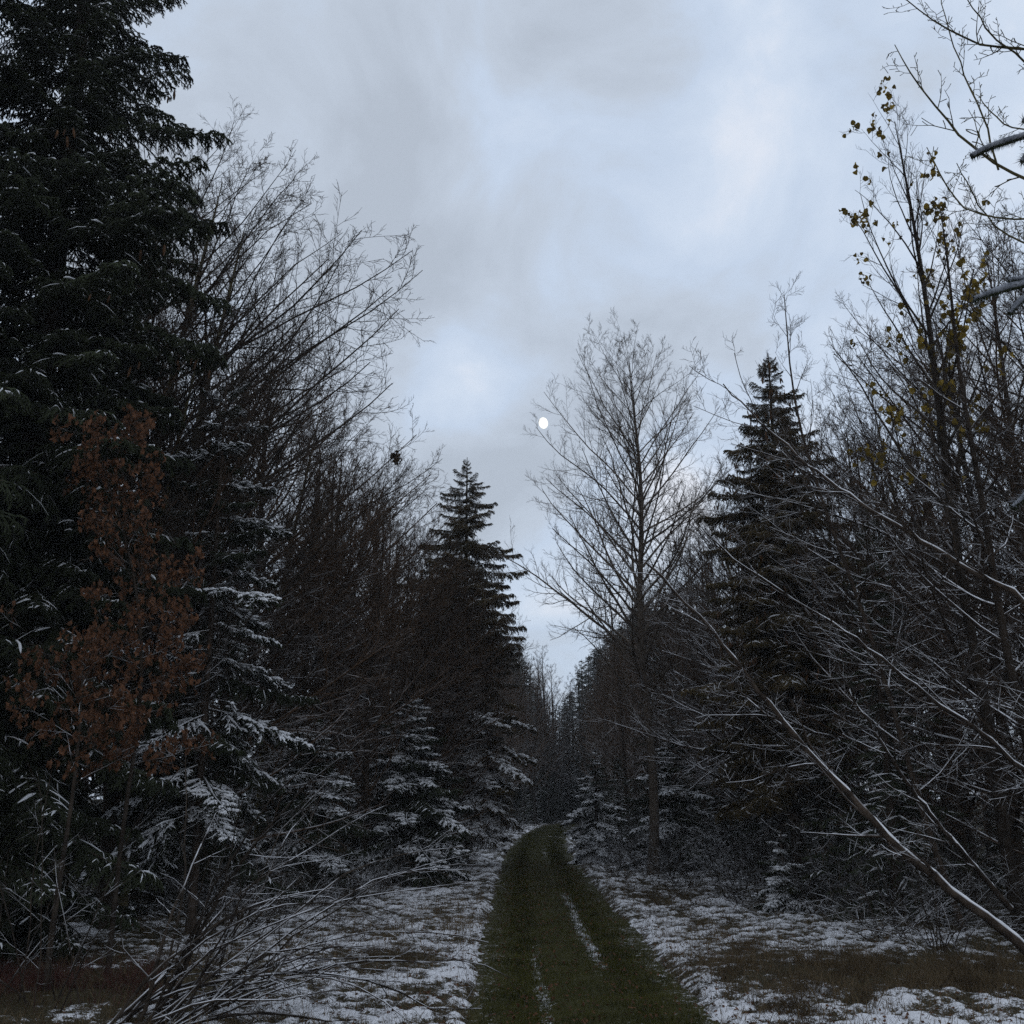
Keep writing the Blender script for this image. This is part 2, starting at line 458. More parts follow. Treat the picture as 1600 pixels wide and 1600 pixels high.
def spruce(name, loc, H, rad, n, z0=0.8, style='light', label=None, group=None, cat='tree', r=0.16, lean=(0, 0), cones=0, azbias=None, snow_below=0.0, power=.8, keep=None, cap=9, ragged=.15, tint=None):
    root = ob(name, None, None, loc, (0, 0, random.random() * .5), 1, label, cat, group)
    ob('trunk', trunk_mesh(H, r, lean=lean), root)
    for (z, ln, az, pit) in spruce_spots(H, rad, n, z0, power, cap=cap):
        if keep is not None and not keep(az, z, ln): continue
        ln *= 1 + random.uniform(-ragged, ragged * .6)
        if random.random() < ragged * .35: continue
        st = 'heavy' if (z < snow_below or style == 'heavy') and random.random() < .62 else 'light'
        me = random.choice(BOUGH[st])
        s = ln / 2.6
        bo = ob('bough', me, root, (lean[0] * z, lean[1] * z, z), (0, -R(pit), az), (s, s ** .75 if s < 1 else s, s ** .8 if s < 1 else s))
        if tint: bo.material_slots[0].link = 'OBJECT'; bo.material_slots[0].material = M[tint]
        if cones and z > H * .42 and random.random() < cones:
            for q in range(random.randint(2, 5)):
                e = random.uniform(.70, .98) * ln
                zz = z + math.sin(R(pit)) * e - 0.10 * ln - random.uniform(.05, .18)
                a2 = az + random.uniform(-.1, .1)
                ob('cone', CONE, root, (math.cos(a2) * e * math.cos(R(pit)) + lean[0] * z, math.sin(a2) * e * math.cos(R(pit)) + lean[1] * z, zz), (random.uniform(-.25, .25), random.uniform(-.25, .25), random.random() * 6), random.uniform(.8, 1.25))
    return root

def make_cone():
    g = Geo(); s = np.linspace(0, 1, 7)
    P = np.stack([0 * s, 0 * s, -0.13 * s], 1)[None]; r = 0.016 * np.sin(np.pi * (0.08 + 0.86 * s)) ** .6
    r[1::2] *= 1.15
    g.tubes(P, r[None], k=6)
    return g.mesh('cone', ['cone'], smooth=False)
CONE = make_cone()

def far_spruce_mesh(H, rad, n, z0, snow):
    g = Geo()
    lib = LITE_S if snow else LITE
    for (z, ln, az, pit) in spruce_spots(H, rad, n, z0, 0.85):
        s = ln / 2.6
        m4 = Matrix.Translation((0, 0, z)) @ Euler((0, -R(pit), az)).to_matrix().to_4x4() @ Matrix.Diagonal((s, max(s, .45), max(s, .45), 1))
        g.merge(random.choice(lib), m4)
    return g.mesh('crown', BM)

# ------------------------------------------------------------------ terrain
TAB = np.random.default_rng(11).random((256, 256))
def vnoise(x, y):
    xi = np.floor(x).astype(int); yi = np.floor(y).astype(int); fx = x - xi; fy = y - yi
    fx = fx * fx * (3 - 2 * fx); fy = fy * fy * (3 - 2 * fy)
    g = lambda a, b: TAB[a & 255, b & 255]
    return (g(xi, yi) * (1 - fx) + g(xi + 1, yi) * fx) * (1 - fy) + (g(xi, yi + 1) * (1 - fx) + g(xi + 1, yi + 1) * fx) * fy
def fbm(x, y, o=4):
    s = 0; a = 0.5; f = 1
    for i in range(o): s = s + a * vnoise(x * f + 17 * i, y * f + 5 * i); a *= .5; f *= 2.03
    return s
CY = np.array([-60, 0, 10, 14, 20, 27, 36, 46, 58, 70, 82, 95, 120.])
CX = np.array([1.9, 1.1, 0.80, .77, .78, .80, .88, 1.0, 1.45, 2.1, 3.1, 5.2, 11.0])
def pathc(y): return np.interp(y, CY, CX)
HALF = 1.08
def clump(x, y):
    return .45 * fbm(x * 3.1, y * 2.6, 3) + .75 * fbm(x * 8.5, y * 6.5, 3) * 0.85
def ground_z(x, y):
    d = np.abs(x - pathc(y)) - HALF
    d = d + 0.16 * (fbm(x * 2.3 + 9, y * 1.6, 3) - .45) + .14 * (fbm(x * 9 + 9, y * 7, 2) - .4)
    e = np.clip((d + 0.02) / 0.28, 0, 1)
    bank = np.clip((np.abs(x - pathc(y)) - 2.2) / 6, 0, 1)
    c = clump(x, y)
    hgt = 0.15 * (c - .45) + 0.22 * (fbm(x * .35, y * .35, 3) - .45)
    return e * (0.05 + hgt) + bank * 0.35 * fbm(x * .2 + 3, y * .2, 2) - (1 - e) * 0.07, c, d
def graded(a, b, f):
    v = [a]
    while v[-1] < b: v.append(v[-1] + f(v[-1]))
    return np.array(v)
def grid_geo(xs, ys, zf):
    X, Y = np.meshgrid(xs, ys)
    Z, att, d = zf(X, Y)
    V = np.stack([X, Y, Z], -1)
    h, w = X.shape
    i = np.arange(h - 1)[:, None] * w; j = np.arange(w - 1)[None]
    q = np.stack([i + j, i + j + 1, i + j + w + 1, i + j + w], -1).reshape(-1, 4)
    return V, q, att, d
xs = np.concatenate([-graded(7, 400, lambda v: 0.05 + (v - 7) * .12)[::-1][:-1], np.arange(-7, 7, 0.04), graded(7, 400, lambda v: 0.05 + (v - 7) * .12)])
ys = np.concatenate([-graded(0, 200, lambda v: 1 + v * .2)[::-1][:-1], np.arange(0, 8, .5), graded(8, 90, lambda v: max(0.035, v * v / 3400)), graded(90, 700, lambda v: 2 + (v - 90) * .15)[1:]])
V, q, att, d = grid_geo(xs, ys, ground_z)
g = Geo(); g.add(V, q)
def ground_mat(name, kind):
    m, t, b = mat(name)
    g_ = N(t, 'ShaderNodeNewGeometry')
    at = N(t, 'ShaderNodeAttribute', attribute_name='snow')
    n_a = N(t, 'ShaderNodeTexNoise', i_Scale=14.0, i_Detail=5.0, i_Roughness=.6); t.links.new(g_.outputs['Position'], n_a.inputs[0])
    n_b = N(t, 'ShaderNodeTexNoise', i_Scale=1.3, i_Detail=4.0); t.links.new(g_.outputs['Position'], n_b.inputs[0])
    n_c = N(t, 'ShaderNodeTexNoise', i_Scale=60.0, i_Detail=3.0); t.links.new(g_.outputs['Position'], n_c.inputs[0])
    if kind == 'ground': r = ramp(t, [(0.3, (0.028, 0.022, 0.013)), (0.55, (0.055, 0.045, 0.024)), (0.8, (0.10, 0.07, 0.042))])
    else: r = ramp(t, [(0.3, (0.028, 0.028, 0.009)), (0.6, (0.055, 0.05, 0.015)), (0.85, (0.09, 0.062, 0.025))])
    mxn = N(t, 'ShaderNodeMath', operation='MULTIPLY_ADD', i_1=0.5); t.links.new(n_a.outputs[0], mxn.inputs[0])
    hh = N(t, 'ShaderNodeMath', operation='MULTIPLY', i_1=0.5); t.links.new(n_b.outputs[0], hh.inputs[0]); t.links.new(hh.outputs[0], mxn.inputs[2])
    t.links.new(mxn.outputs[0], r.inputs[0])
    # snow mask: attribute + fine breakup
    s1 = N(t, 'ShaderNodeMath', operation='MULTIPLY_ADD', i_1=0.9, i_2=-0.45); t.links.new(n_a.outputs[0], s1.inputs[0])
    s2 = N(t, 'ShaderNodeMath', operation='ADD'); t.links.new(at.outputs['Fac'], s2.inputs[0]); t.links.new(s1.outputs[0], s2.inputs[1])
    s3 = N(t, 'ShaderNodeMath', operation='MULTIPLY_ADD', i_1=0.9, i_2=-0.45); t.links.new(n_c.outputs[0], s3.inputs[0])
    s4 = N(t, 'ShaderNodeMath', operation='ADD'); t.links.new(s2.outputs[0], s4.inputs[0]); t.links.new(s3.outputs[0], s4.inputs[1])
    sm = N(t, 'ShaderNodeMapRange', interpolation_type='SMOOTHSTEP', i_1=0.40, i_2=0.62); t.links.new(s4.outputs[0], sm.inputs[0])
    mx = N(t, 'ShaderNodeMix', data_type='RGBA'); t.links.new(sm.outputs[0], mx.inputs[0]); t.links.new(r.outputs[0], mx.inputs[6]); mx.inputs[7].default_value = (0.80, 0.79, 0.80, 1)
    t.links.new(mx.outputs[2], b.inputs['Base Color'])
    bp = N(t, 'ShaderNodeBump', i_Strength=0.6, i_Distance=0.03); t.links.new(n_c.outputs[0], bp.inputs['Height']); t.links.new(bp.outputs[0], b.inputs['Normal'])
    return m
M['ground'] = ground_mat('snowy_ground', 'ground'); M['path'] = ground_mat('grassy_track', 'path')
me = g.mesh('ground', ['ground'])
X, Y = V[..., 0], V[..., 1]
# brown patches of dead grass the snow did not cover
def brown(x, y):
    b = np.exp(-(((x - 4.6) / 2.3) ** 2 + ((y - 14.0) / 1.6) ** 2)) * 1.0
    b += np.exp(-(((x + 1.5) / .45) ** 2 + ((y - 15.2) / 1.0) ** 2)) * .9
    b += np.exp(-(((x + 5.2) / 1.8) ** 2 + ((y - 13.2) / 1.1) ** 2)) * 1.0
    b += np.exp(-(((x - 3.0) / .8) ** 2 + ((y - 24) / 3.0) ** 2)) * .45
    return b
snow = 0.555 + (att - np.median(att)) * 1.5 - 0.55 * brown(X, Y) * (0.7 + .6 * fbm(X, Y, 3)) - 0.15 * (fbm(X * .8 + 4, Y * .7, 3) - .45) * 3
snow -= 0.10 * np.clip((Y - 14) / 16, 0, 1) + 0.30 * np.clip(1 - (d / .25), 0, 1) * .6
snow -= 0.20 * np.clip((np.abs(X - .8) - 3.2) / 3, 0, 1)
a_ = me.attributes.new('snow', 'FLOAT', 'POINT'); a_.data.foreach_set('value', snow.astype(np.float32).ravel())
ob('ground', me, kind='structure')
# the two-track grass lane
pu = np.linspace(-1.25, 1.25, 90)
pyv = np.concatenate([np.arange(-60, 8, 2.0), graded(8, 118, lambda v: max(0.035, v * v / 3400))])
UU, YY = np.meshgrid(pu, pyv)
XX = UU + pathc(YY)
rut = 0.035 * (np.exp(-((UU - .62) / .22) ** 2) + np.exp(-((UU + .62) / .22) ** 2))
ZZ = -0.012 - rut + 0.05 * (fbm(XX * 3, YY * 3, 4) - .45)
Vp = np.stack([XX, YY, ZZ], -1); h, w = XX.shape
i = np.arange(h - 1)[:, None] * w; j = np.arange(w - 1)[None]
qp = np.stack([i + j, i + j + 1, i + j + w + 1, i + j + w], -1).reshape(-1, 4)
gp = Geo(); gp.add(Vp, qp)
mp_ = gp.mesh('path', ['path'])
def bump1(v, a, b, s): return 1 / (1 + np.exp(-(v - a) / s)) * 1 / (1 + np.exp((v - b) / s))
wob = 0.12 * (fbm(YY * .8, YY * 0 + 3, 2) - .4)
st_r = np.exp(-((UU - .37 - wob) / .14) ** 2) * bump1(YY, 14.8, 27, .8)
st_l = np.exp(-((UU + .45 - wob) / .10) ** 2) * (bump1(YY, 9, 16, 1.0) + .5 * bump1(YY, 16, 24, 1.5))
st_p = np.exp(-(((UU + .42) / .28) ** 2 + ((YY - 10.9) / .22) ** 2)) + .5 * np.exp(-(((UU - .5) / .25) ** 2 + ((YY - 11.5) / .7) ** 2)) 
st_f = .55 * np.exp(-((UU - .25) / .18) ** 2) * bump1(YY, 38, 52, 1.5)
psn = 0.10 + .20 * np.clip((np.abs(UU) - .62) / .38, 0, 1) * (.4 + 1.2 * fbm(XX * 2.2 + 7, YY * 1.6, 3)) + .10 * (fbm(XX * .9, YY * .5, 3) - .4) + 0.50 * np.clip(st_r * .78 + st_l * .72 + st_p * .8 + st_f, 0, 1) + 0.35 * (fbm(XX * 5, YY * 5, 3) - .45)
a_ = mp_.attributes.new('snow', 'FLOAT', 'POINT'); a_.data.foreach_set('value', psn.astype(np.float32).ravel())
ob('path', mp_, kind='structure')

def blades(xy, z, hgt, wd, lean=.5, name='grass', m='dry_grass', label=None):
    n = len(xy); g_ = Geo()
    az = rng.random(n) * 6.283; base = np.c_[xy, z]
    wv = np.c_[np.cos(az), np.sin(az), 0 * az] * (np.ones(n) * wd)[:, None] * .5
    la = rng.random(n) * 6.283; lv = np.c_[np.cos(la), np.sin(la), 0 * la] * (rng.random(n) * lean * hgt)[:, None]
    tip = base + lv + np.c_[0 * hgt, 0 * hgt, hgt]
    g_.tris(base - wv, base + wv, tip)
    return ob(name, g_.mesh(name, [m], smooth=False), label=label, cat='grass', kind='stuff')
n = 60000
y_ = 9.5 + 75 * rng.random(n) ** 2.4; x_ = pathc(y_) + rng.uniform(-1.1, 1.1, n)
blades(np.c_[x_, y_], np.full(n, -0.05), rng.uniform(.05, .10, n), .008 + y_ * .0004, .9, 'track_grass', 'green_grass', 'short olive grass growing over the two-track lane')
n = 60000
y_ = 9.5 + 25 * rng.random(n) ** 1.7; x_ = rng.uniform(-8, 9, n) * (0.35 + y_ / 25)
dd = np.abs(x_ - pathc(y_)) > 1.0
cc = clump(x_, y_); br = brown(x_, y_)
k = dd & ((cc < .46) | (rng.random(n) < br) | (rng.random(n) < .2)); x_, y_, cc = x_[k], y_[k], cc[k]
zz = ground_z(x_, y_)[0] - .01
blades(np.c_[x_, y_], zz, rng.uniform(.05, .19, len(x_)), 0.008, 1.1, 'verge_grass', 'dry_grass', 'thin brown grass blades poking through the snow on both verges')
def clumpblades(cx, cy, sx, sy, n, h0, h1, m, label, name='dead_grass'):
    x = rng.normal(cx, sx, n); y = rng.normal(cy, sy, n); k = np.abs(x - pathc(y)) > 1.15; x, y = x[k], y[k]
    k = rng.random(len(x)) < np.clip((fbm(x * 2.2, y * 2.2, 3) - .36) * 5, .03, 1); x, y = x[k], y[k]
    return blades(np.c_[x, y], ground_z(x, y)[0] - .02, rng.uniform(h0, h1, len(x)) * (.5 + fbm(x * 1.5, y * 1.5, 2)), 0.007, 1.6, name, m, label)
clumpblades(4.6, 14.0, 1.5, 1.0, 26000, .08, .30, 'dry_grass', 'wide patch of dead brown grass on the right verge')
clumpblades(-1.5, 15.2, .3, .6, 2200, .08, .22, 'dry_grass', 'small tan patch of dead grass in the snow left of the lane')
clumpblades(-5.3, 13.0, 1.2, .7, 9000, .12, .38, 'weed', 'dark reddish weeds below the big spruce at the left edge', 'dead_weeds')
for cx_, cy_, sx_, sy_, lab_ in ((3.1, 17.5, .5, 1.2, 'wispy brown grass beside the right edge of the lane'), (-2.6, 18.5, .7, 1.4, 'wispy brown grass in front of the snowy young spruces on the left'),
                              (2.9, 12.2, .4, .7, 'brown grass tuft close to the bottom right of the lane'), (-1.2, 20.5, .4, 1.5, 'brown grass fringe along the left edge of the lane')):
    clumpblades(cx_, cy_, sx_, sy_, 5000, .06, .24, 'dry_grass', lab_, 'dead_grass')
clumpblades(3.3, 24, .8, 2.2, 7000, .08, .25, 'dry_grass', 'dull dead grass round the foot of the tall bare tree', 'dead_grass')

def litter(n_, lab):
    y = 9.5 + 30 * rng.random(n_) ** 1.5; x = pathc(y) + rng.normal(0, 3.0, n_); g_ = Geo()
    z = np.where(np.abs(x - pathc(y)) < 1.0, .012, ground_z(x, y)[0] + .012)
    a = rng.random(n_) * 6.28; c = np.c_[x, y, z]; u = np.c_[np.cos(a), np.sin(a), rng.normal(0, .4, n_)] * .022; v = np.c_[-np.sin(a), np.cos(a), rng.normal(0, .4, n_)] * .015
    g_.tris(c - u, c + v, c + u); g_.tris(c - u, c + u, c - v)
    ob('fallen_leaves', g_.mesh('fallen_leaves', ['oak_leaf'], smooth=False), label='small brown fallen leaves scattered over lane and snow', cat='leaves', kind='stuff')
litter(9000, '')
print('ground done')
# ------------------------------------------------------------------ moon
def make_moon():
    m, t, b = mat('moonlight')
    t.nodes.remove(b)
    o = [x for x in t.nodes if x.type == 'OUTPUT_MATERIAL'][0]
    e = N(t, 'ShaderNodeEmission', i_Strength=1.3); e.inputs[0].default_value = (1.0, 1.0, 0.93, 1)
    t.links.new(e.outputs[0], o.inputs[0]); M['moon'] = m
    me = bpy.data.meshes.new('moon'); import bmesh
    bm = bmesh.new(); bmesh.ops.create_uvsphere(bm, u_segments=32, v_segments=20, radius=1); bm.to_mesh(me); bm.free()
    me.materials.append(m)
    Yd = 2500.0
    p = W(849, 661, Yd)
    dd_ = math.sqrt(p[0] ** 2 + p[1] ** 2 + p[2] ** 2)
    r = dd_ * 8.9 / 1755
    ob('moon', me, None, p, (0, R(-12), 0), (r * .80, r * .9, r * 1.0), label='small white gibbous moon in the grey cloud above the lane', cat='moon')
make_moon()

def base(px, Y, py=None):
    """ground point under pixel column px at distance Y"""
    d_ = Y * CP - CAM_H * SP
    x = (px - 800) / 1755 * d_
    return (float(x), float(Y), 0.0)
def gz(x, y): return float(ground_z(np.array([x]), np.array([y]))[0][0]) - 0.03

# ------------------------------------------------------------------ hero: tall bare tree right of the lane
hx, hy = 3.72, 31.0
hz_ = np.linspace(0, 15.3, 18)
htr = np.stack([.10 * np.sin(hz_ * .7) - .012 * hz_, .08 * np.sin(hz_ * .5 + 1) - .067, hz_], 1)
def prof_h(t):
    return float(np.interp(t, [0.22, .35, .5, .62, .72, .85, 1], [0.12, .24, .30, .28, .23, .17, .09]))
sp_ = bare_tree(15.0, .135, n=76, t0=.24, prof=prof_h, elev=(27, 51), side=(math.pi, .08), dens=3.2, tw=8, tl=5, up=.55, bend=.35, rmin=.003, trunk=htr * [1, 1, .95])
place_bare('bare_tree', sp_, (hx, hy, gz(hx, hy)), ('twig_pale', 'twig_pale'), 'tall lone bare tree with a rounded open crown right of the lane beside the moon')

# ---- left: tall bare trees leaning out over the verge
def lean_tree(H, r, n, t0, lean, side, **kw):
    return bare_tree(H, r, n=n, t0=t0, lean=lean, side=side, **kw)
def prof_l(t): return float(np.interp(t, [0.15, .3, .5, .7, .85, 1], [.22, .28, .28, .23, .16, .07]))
SPEC_A = bare_tree(15.4, .17, n=52, t0=.22, lean=(.06, 0), side=(0, .45), prof=prof_l, elev=(30, 54), dens=3.4, tw=7, tl=5, bend=.3, up=.35, rmin=.003)
SPEC_B = bare_tree(12.6, .13, n=56, t0=.12, lean=(.08, 0), side=(0, .45), prof=prof_l, elev=(26, 52), dens=3.2, tw=7, tl=4, bend=.3, up=.35, rmin=.004)
SPEC_C = bare_tree(12.0, .12, n=52, t0=.10, lean=(.05, 0), side=(0, .4), prof=prof_l, elev=(22, 52), dens=3.2, tw=7, tl=4, bend=.3, up=.35, rmin=.0045)
def top_place(kind, px, py, Y, mats, label, leanf, first):
    """stand a tree so that its top reaches the height it has at distance Y"""
    px = px + ((-118 if py < 500 else -88) if px < 800 else 30); py = py + (60 if px < 500 else 45)
    p = W(px, py, Y); H0 = {'A': 15.4, 'B': 12.6, 'C': 12.0}[kind]
    sc_ = float(p[2]) / H0; x = float(p[0]) - leanf * H0 * sc_ * (1 if px < 800 else -1)
    if first is None:
        sp = {'A': SPEC_A, 'B': SPEC_B, 'C': SPEC_C}[kind]
        return place_bare('bare_tree', sp, (x, Y, 0), mats, label, sc=sc_)
    return copy_tree(first, (x, Y, 0), random.uniform(-.35, .35) + (math.pi if px > 800 else 0), sc_, label)
A1 = top_place('A', 378, 190, 20.5, ('bark_olive', 'bark'), 'tallest bare tree on the left, olive stem rising behind the big spruce', .05, None)
B1 = top_place('B', 505, 300, 22.5, ('bark_olive', 'bark'), 'bare tree leaning right with long fanned limbs next to the tallest one', .08, None)
C1 = top_place('C', 560, 480, 26.5, ('bark', 'bark_red'), 'brown twiggy bare tree with snow-lined lower limbs in the middle of the left row', .05, None)
for k_, px, py, Y_, lab in (
    ('B', 440, 225, 23.5, 'tall bare tree between the tallest one and the fan-shaped one'),
    ('B', 335, 330, 19.0, 'bare tree close behind the slim snowy spruce on the left'),
    ('B', 570, 590, 29.5, 'bare tree standing on the left skyline just before the dark leafy nest'),
    ('C', 640, 690, 31.5, 'bare tree whose twig tips carry the dark leafy nest on the left skyline'),
    ('C', 640, 655, 35.0, 'bare tree on the left skyline just beyond the leafy nest'),
    ('B', 662, 700, 39.0, 'low bare tree on the left skyline between nest and pointed spruce'),
    ('C', 692, 745, 43.0, 'bare tree whose fine tips end level with the top of the pointed spruce'),
    ('B', 430, 480, 18.5, 'bare tree with limbs crossing the sky gap beside the slim snowy spruce'),
    ('C', 500, 540, 22.0, 'dense twiggy bare tree low in the middle of the left row'),
    ('C', 600, 700, 27.0, 'brown brushy bare tree in front of the left row beside the pointed spruce'),
    ('C', 742, 790, 31.5, 'brown twiggy bare tree leaning against the left side of the pointed spruce'),
    ('C', 790, 850, 33.0, 'brown brushy bare tree whose twigs veil the middle of the pointed spruce'),
    ('B', 785, 870, 34.5, 'low bare tree in front of the pointed spruce'),
    ('B', 280, 420, 22.0, 'bare tree seen through the gap right of the huge spruce')):
    top_place(k_, px, py, Y_, None, lab, .06, {'A': A1, 'B': B1, 'C': C1}[k_])
for k_, px, py, Y_, lab in (
    ('C', 1500, 345, 24.0, 'bare tree whose fine crown fills the sky right of the yellow leaves'),
    ('C', 1560, 370, 21.5, 'bare tree between the yellow-leaved aspen and the right edge'),
    ('B', 1640, 330, 20.5, 'bare tree cut by the right edge behind the hanging limbs'),
    ('C', 1420, 500, 27.0, 'bare tree directly behind the yellow-leaved crown'),
    ('B', 1350, 570, 29.5, 'bare tree between the olive spruce and the aspen'),
    ('C', 1290, 620, 31.0, 'bare tree just right of the tip of the olive spruce'),
    ('C', 1150, 690, 34.0, 'bare tree left of the olive spruce with loose upper twigs'),
    ('B', 1100, 745, 38.0, 'bare tree half way between lone tree and olive spruce'),
    ('C', 1060, 790, 43.0, 'bare tree right behind the crown of the lone tree'),
    ('C', 1560, 620, 18.5, 'dense twiggy bare tree behind the slim stems at the right edge'),
    ('C', 1400, 760, 21.5, 'brushy bare tree above the leaning stems'),
    ('B', 1290, 800, 26.0, 'brushy bare tree right under the olive spruce')):
    top_place(k_, px, py, Y_, None, lab, .06, {'A': A1, 'B': B1, 'C': C1}[k_])
# right-hand type: long low limbs reaching level towards the lane
def prof_r(t): return float(np.interp(t, [0.08, .3, .5, .7, .9, 1], [.26, .34, .33, .25, .14, .05]))
SPEC_R = bare_tree(10.5, .12, n=38, t0=.07, lean=(-.05, 0), side=(math.pi, .35), prof=prof_r, elev=(8, 58), dens=3.6, tw=7, tl=4, bend=.22, up=.3, rmin=.003)
SPEC_R2 = bare_tree(9.5, .10, n=34, t0=.06, lean=(-.03, .0), side=(math.pi, .4), prof=prof_r, elev=(4, 55), dens=3.8, tw=7, tl=4, bend=.25, up=.25, rmin=.0028)
print('specs')
R1_ = place_bare('bare_tree', SPEC_R, (8.2, 19.0, 0), ('bark', 'bark_snow'), 'bare tree with level snow-lined limbs behind the leaning stem on the right')
R2_ = place_bare('bare_tree', SPEC_R2, (7.4, 22.5, 0), ('bark', 'bark_snow'), 'slender bare tree with dense low snowy limbs between the dark spruce and the leafy aspen')
# generic background kinds
KIND = []
for (H, nn, t0, el, mt) in ((11.5, 34, .12, (25, 62), 'bark'), (12.5, 36, .14, (30, 66), 'bark_red'), (9.0, 30, .08, (15, 60), 'bark_snow'), (7.0, 24, .06, (10, 62), 'bark_snow')):
    s_ = bare_tree(H, .012 * H, n=nn, t0=t0, prof=lambda t: float(np.interp(t, [0.1, .4, .7, 1], [.26, .27, .18, .04])), elev=el, dens=2.4, tw=6, tl=4, bend=.35, up=.45, rmin=.005, S=6, k0=4)
    KIND.append((s_, mt))
print('kinds')
protos = {}
SILX = [0, 240, 300, 375, 440, 500, 560, 600, 640, 700, 780, 815, 860, 905, 950, 1000, 1060, 1100, 1150, 1240, 1300, 1400, 1480, 1540, 1700]
SILY = [500, 420, 300, 290, 330, 400, 560, 670, 760, 830, 970, 1030, 1090, 1040, 960, 900, 830, 790, 740, 700, 670, 640, 470, 430, 430]
def max_height(x, y):
    # how tall a tree may stand at (x, y): the wood thins in height towards the lane
    d_ = y * CP + 8 * SP; sp = 1755 * 1.3 / d_
    px = 800 + 1755 * x / d_ + (sp if x < 0 else -sp)
    return float(W(800, np.interp(px, SILX, SILY), y)[2])
def bgtree(i, x, y, rot, sc, label, group):
    if y < 92: sc = max(.35, min(sc, max_height(x, y) / (11.5, 12.5, 9.0, 7.0)[i] * random.uniform(.93, 1.0)))
    if i not in protos:
        s_, mt = KIND[i]
        protos[i] = place_bare('bare_tree', s_, (x, y, gz(x, y)), ('bark', mt), label, 'tree', group, merged=True, rotz=rot, sc=sc)
        return protos[i]
    return copy_tree(protos[i], (x, y, gz(x, y)), rot, sc, label, group)

GL = 'bare trees of the dark wood left of the lane'; GR = 'bare trees of the dark wood right of the lane'
LL = 'dark bare tree in the thick of the wood left of the lane'
LR = 'dark bare tree in the thick of the wood right of the lane'
# copies of the edge kinds further along the left row, each one told apart by the silhouette it gives
for spec_root, x, y, rz, s, lab in (
    (A1, -10.0, 24, .5, .95, 'bare tree half hidden behind the big spruce on the left'),
    (R1_, 9.8, 25, .1, 1.0, 'bare tree with a broad crown behind the yellow-leaved aspen'),
    (R2_, 6.2, 27.0, -.4, .95, 'low spreading bare tree just right of the tall lone tree'),
    (R1_, 11.0, 20, .4, 1.05, 'bare tree at the right edge with snow on every level limb'),
    (R2_, 8.3, 16.6, .25, .85, 'low bare tree with level snowy limbs in front of the aspen at the right edge'),
    (R2_, 9.6, 28.5, .7, 1.1, 'bare tree with level limbs seen between the aspen and the dark spruce'),
    (R1_, 7.0, 33.0, -.5, 1.0, 'bare tree with drooping side limbs just left of the dark spruce'),
    (R1_, -7.2, 25.5, 3.3, .9, 'bare tree with long level snow-lined limbs above the young snowy spruces'),
    (R2_, -6.6, 31.5, 2.9, .95, 'bare tree with snow-lined limbs right behind the broad young spruce'),
    (R2_, -7.2, 21.5, 3.0, .85, 'bare tree with level snowy limbs right of the slim spruce'),):
    H_ = 10.5 if spec_root is R1_ else 9.5 if spec_root is R2_ else 15.4
    copy_tree(spec_root, (x, y, gz(x, y)), rz, min(s, max_height(x, y) / H_), lab)

for side_, G_, L_ in ((-1, GL, LL), (1, GR, LR)):
    for row in range(4 if side_ < 0 else 5):
        y = 16 + row * 1.3
        while y < 112:
            off = (4.9 if y < 30 else 4.0 if y < 60 else 3.4) + row * 2.6 + random.uniform(-.8, .8)
            if side_ > 0: off += 0.9 if y < 34 else .2
            x = float(pathc(y)) + side_ * off
            near_hero = side_ > 0 and abs(x - hx) < 1.8 and abs(y - hy) < 6
            if not near_hero and abs(x) < y * .62 and not (row == 0 and y < 27):
                k = random.choices([0, 1, 2, 3], [3, 3, 3, 2] if row > 0 else [2, 2, 3, 3])[0]
                s = random.uniform(.85, 1.1)
                if row < 3 and y > 27: k = random.choice([0, 1, 1]); s *= 1.12
                if y < 34 and side_ > 0: s *= .8
                bgtree(k, x, y + random.uniform(-.6, .6), random.random() * 6.28, s, L_, G_)
            y += 3.4 + row * .5 + random.uniform(0, 1.6)
# the far end of the lane
print('bg trees')

# ------------------------------------------------------------------ spruces
spruce('spruce_tree', (-6.75, 15.2, 0), 20.0, 4.2, 295, 1.0, 'light', 'huge dark spruce filling the left edge with cones on its drooping boughs', r=.26, cones=.3, power=.8, cap=2.35)
spruce('spruce_tree', (-8.6, 13.6, 0), 22.0, 3.6, 260, .8, 'light', 'second dark spruce cut by the left edge of the photo', r=.24, power=.7, cap=2.9)
spruce('spruce_tree', (-4.75, 17.6, 0), 8.8, 1.75, 70, 1.6, 'heavy', 'slim spruce with snow-loaded boughs standing right of the huge one', r=.06, power=.5, keep=lambda az, z, ln: math.sin(az) > -.93)
spruce('spruce_tree', (-1.5, 36, 0), 13.1, 3.8, 270, 1.5, 'light', 'pointed spruce standing up above the left row beside the lane', r=.16, snow_below=5.0, cap=2.05, ragged=.3, power=.75, tint='needle_y')
spruce('spruce_tree', (-2.5, 28.5, 0), 4.6, 2.3, 90, .3, 'heavy', 'broad young spruce thick with snow on the left side of the lane', r=.09, power=.7)
spruce('spruce_tree', (-4.3, 25.0, 0), 3.8, 1.8, 60, .3, 'heavy', 'young snowy spruce between the arching shrub and the broad one', r=.08, power=.7)
spruce('spruce_tree', (5.9, 24.2, 0), 12.0, 3.3, 270, 2.5, 'light', 'narrow olive spruce with brown cones in its tip on the right', r=.13, cones=.7, power=.8, cap=1.85, ragged=.45, tint='needle_y')
spruce('spruce_tree', (2.75, 38, 0), 3.6, 1.4, 50, .3, 'heavy', 'small snowy spruce left of the tall lone trunk', r=.06)
spruce('spruce_tree', (4.7, 33.5, 0), 4.4, 1.8, 60, .3, 'heavy', 'small snowy spruce right behind the tall lone trunk', r=.07)
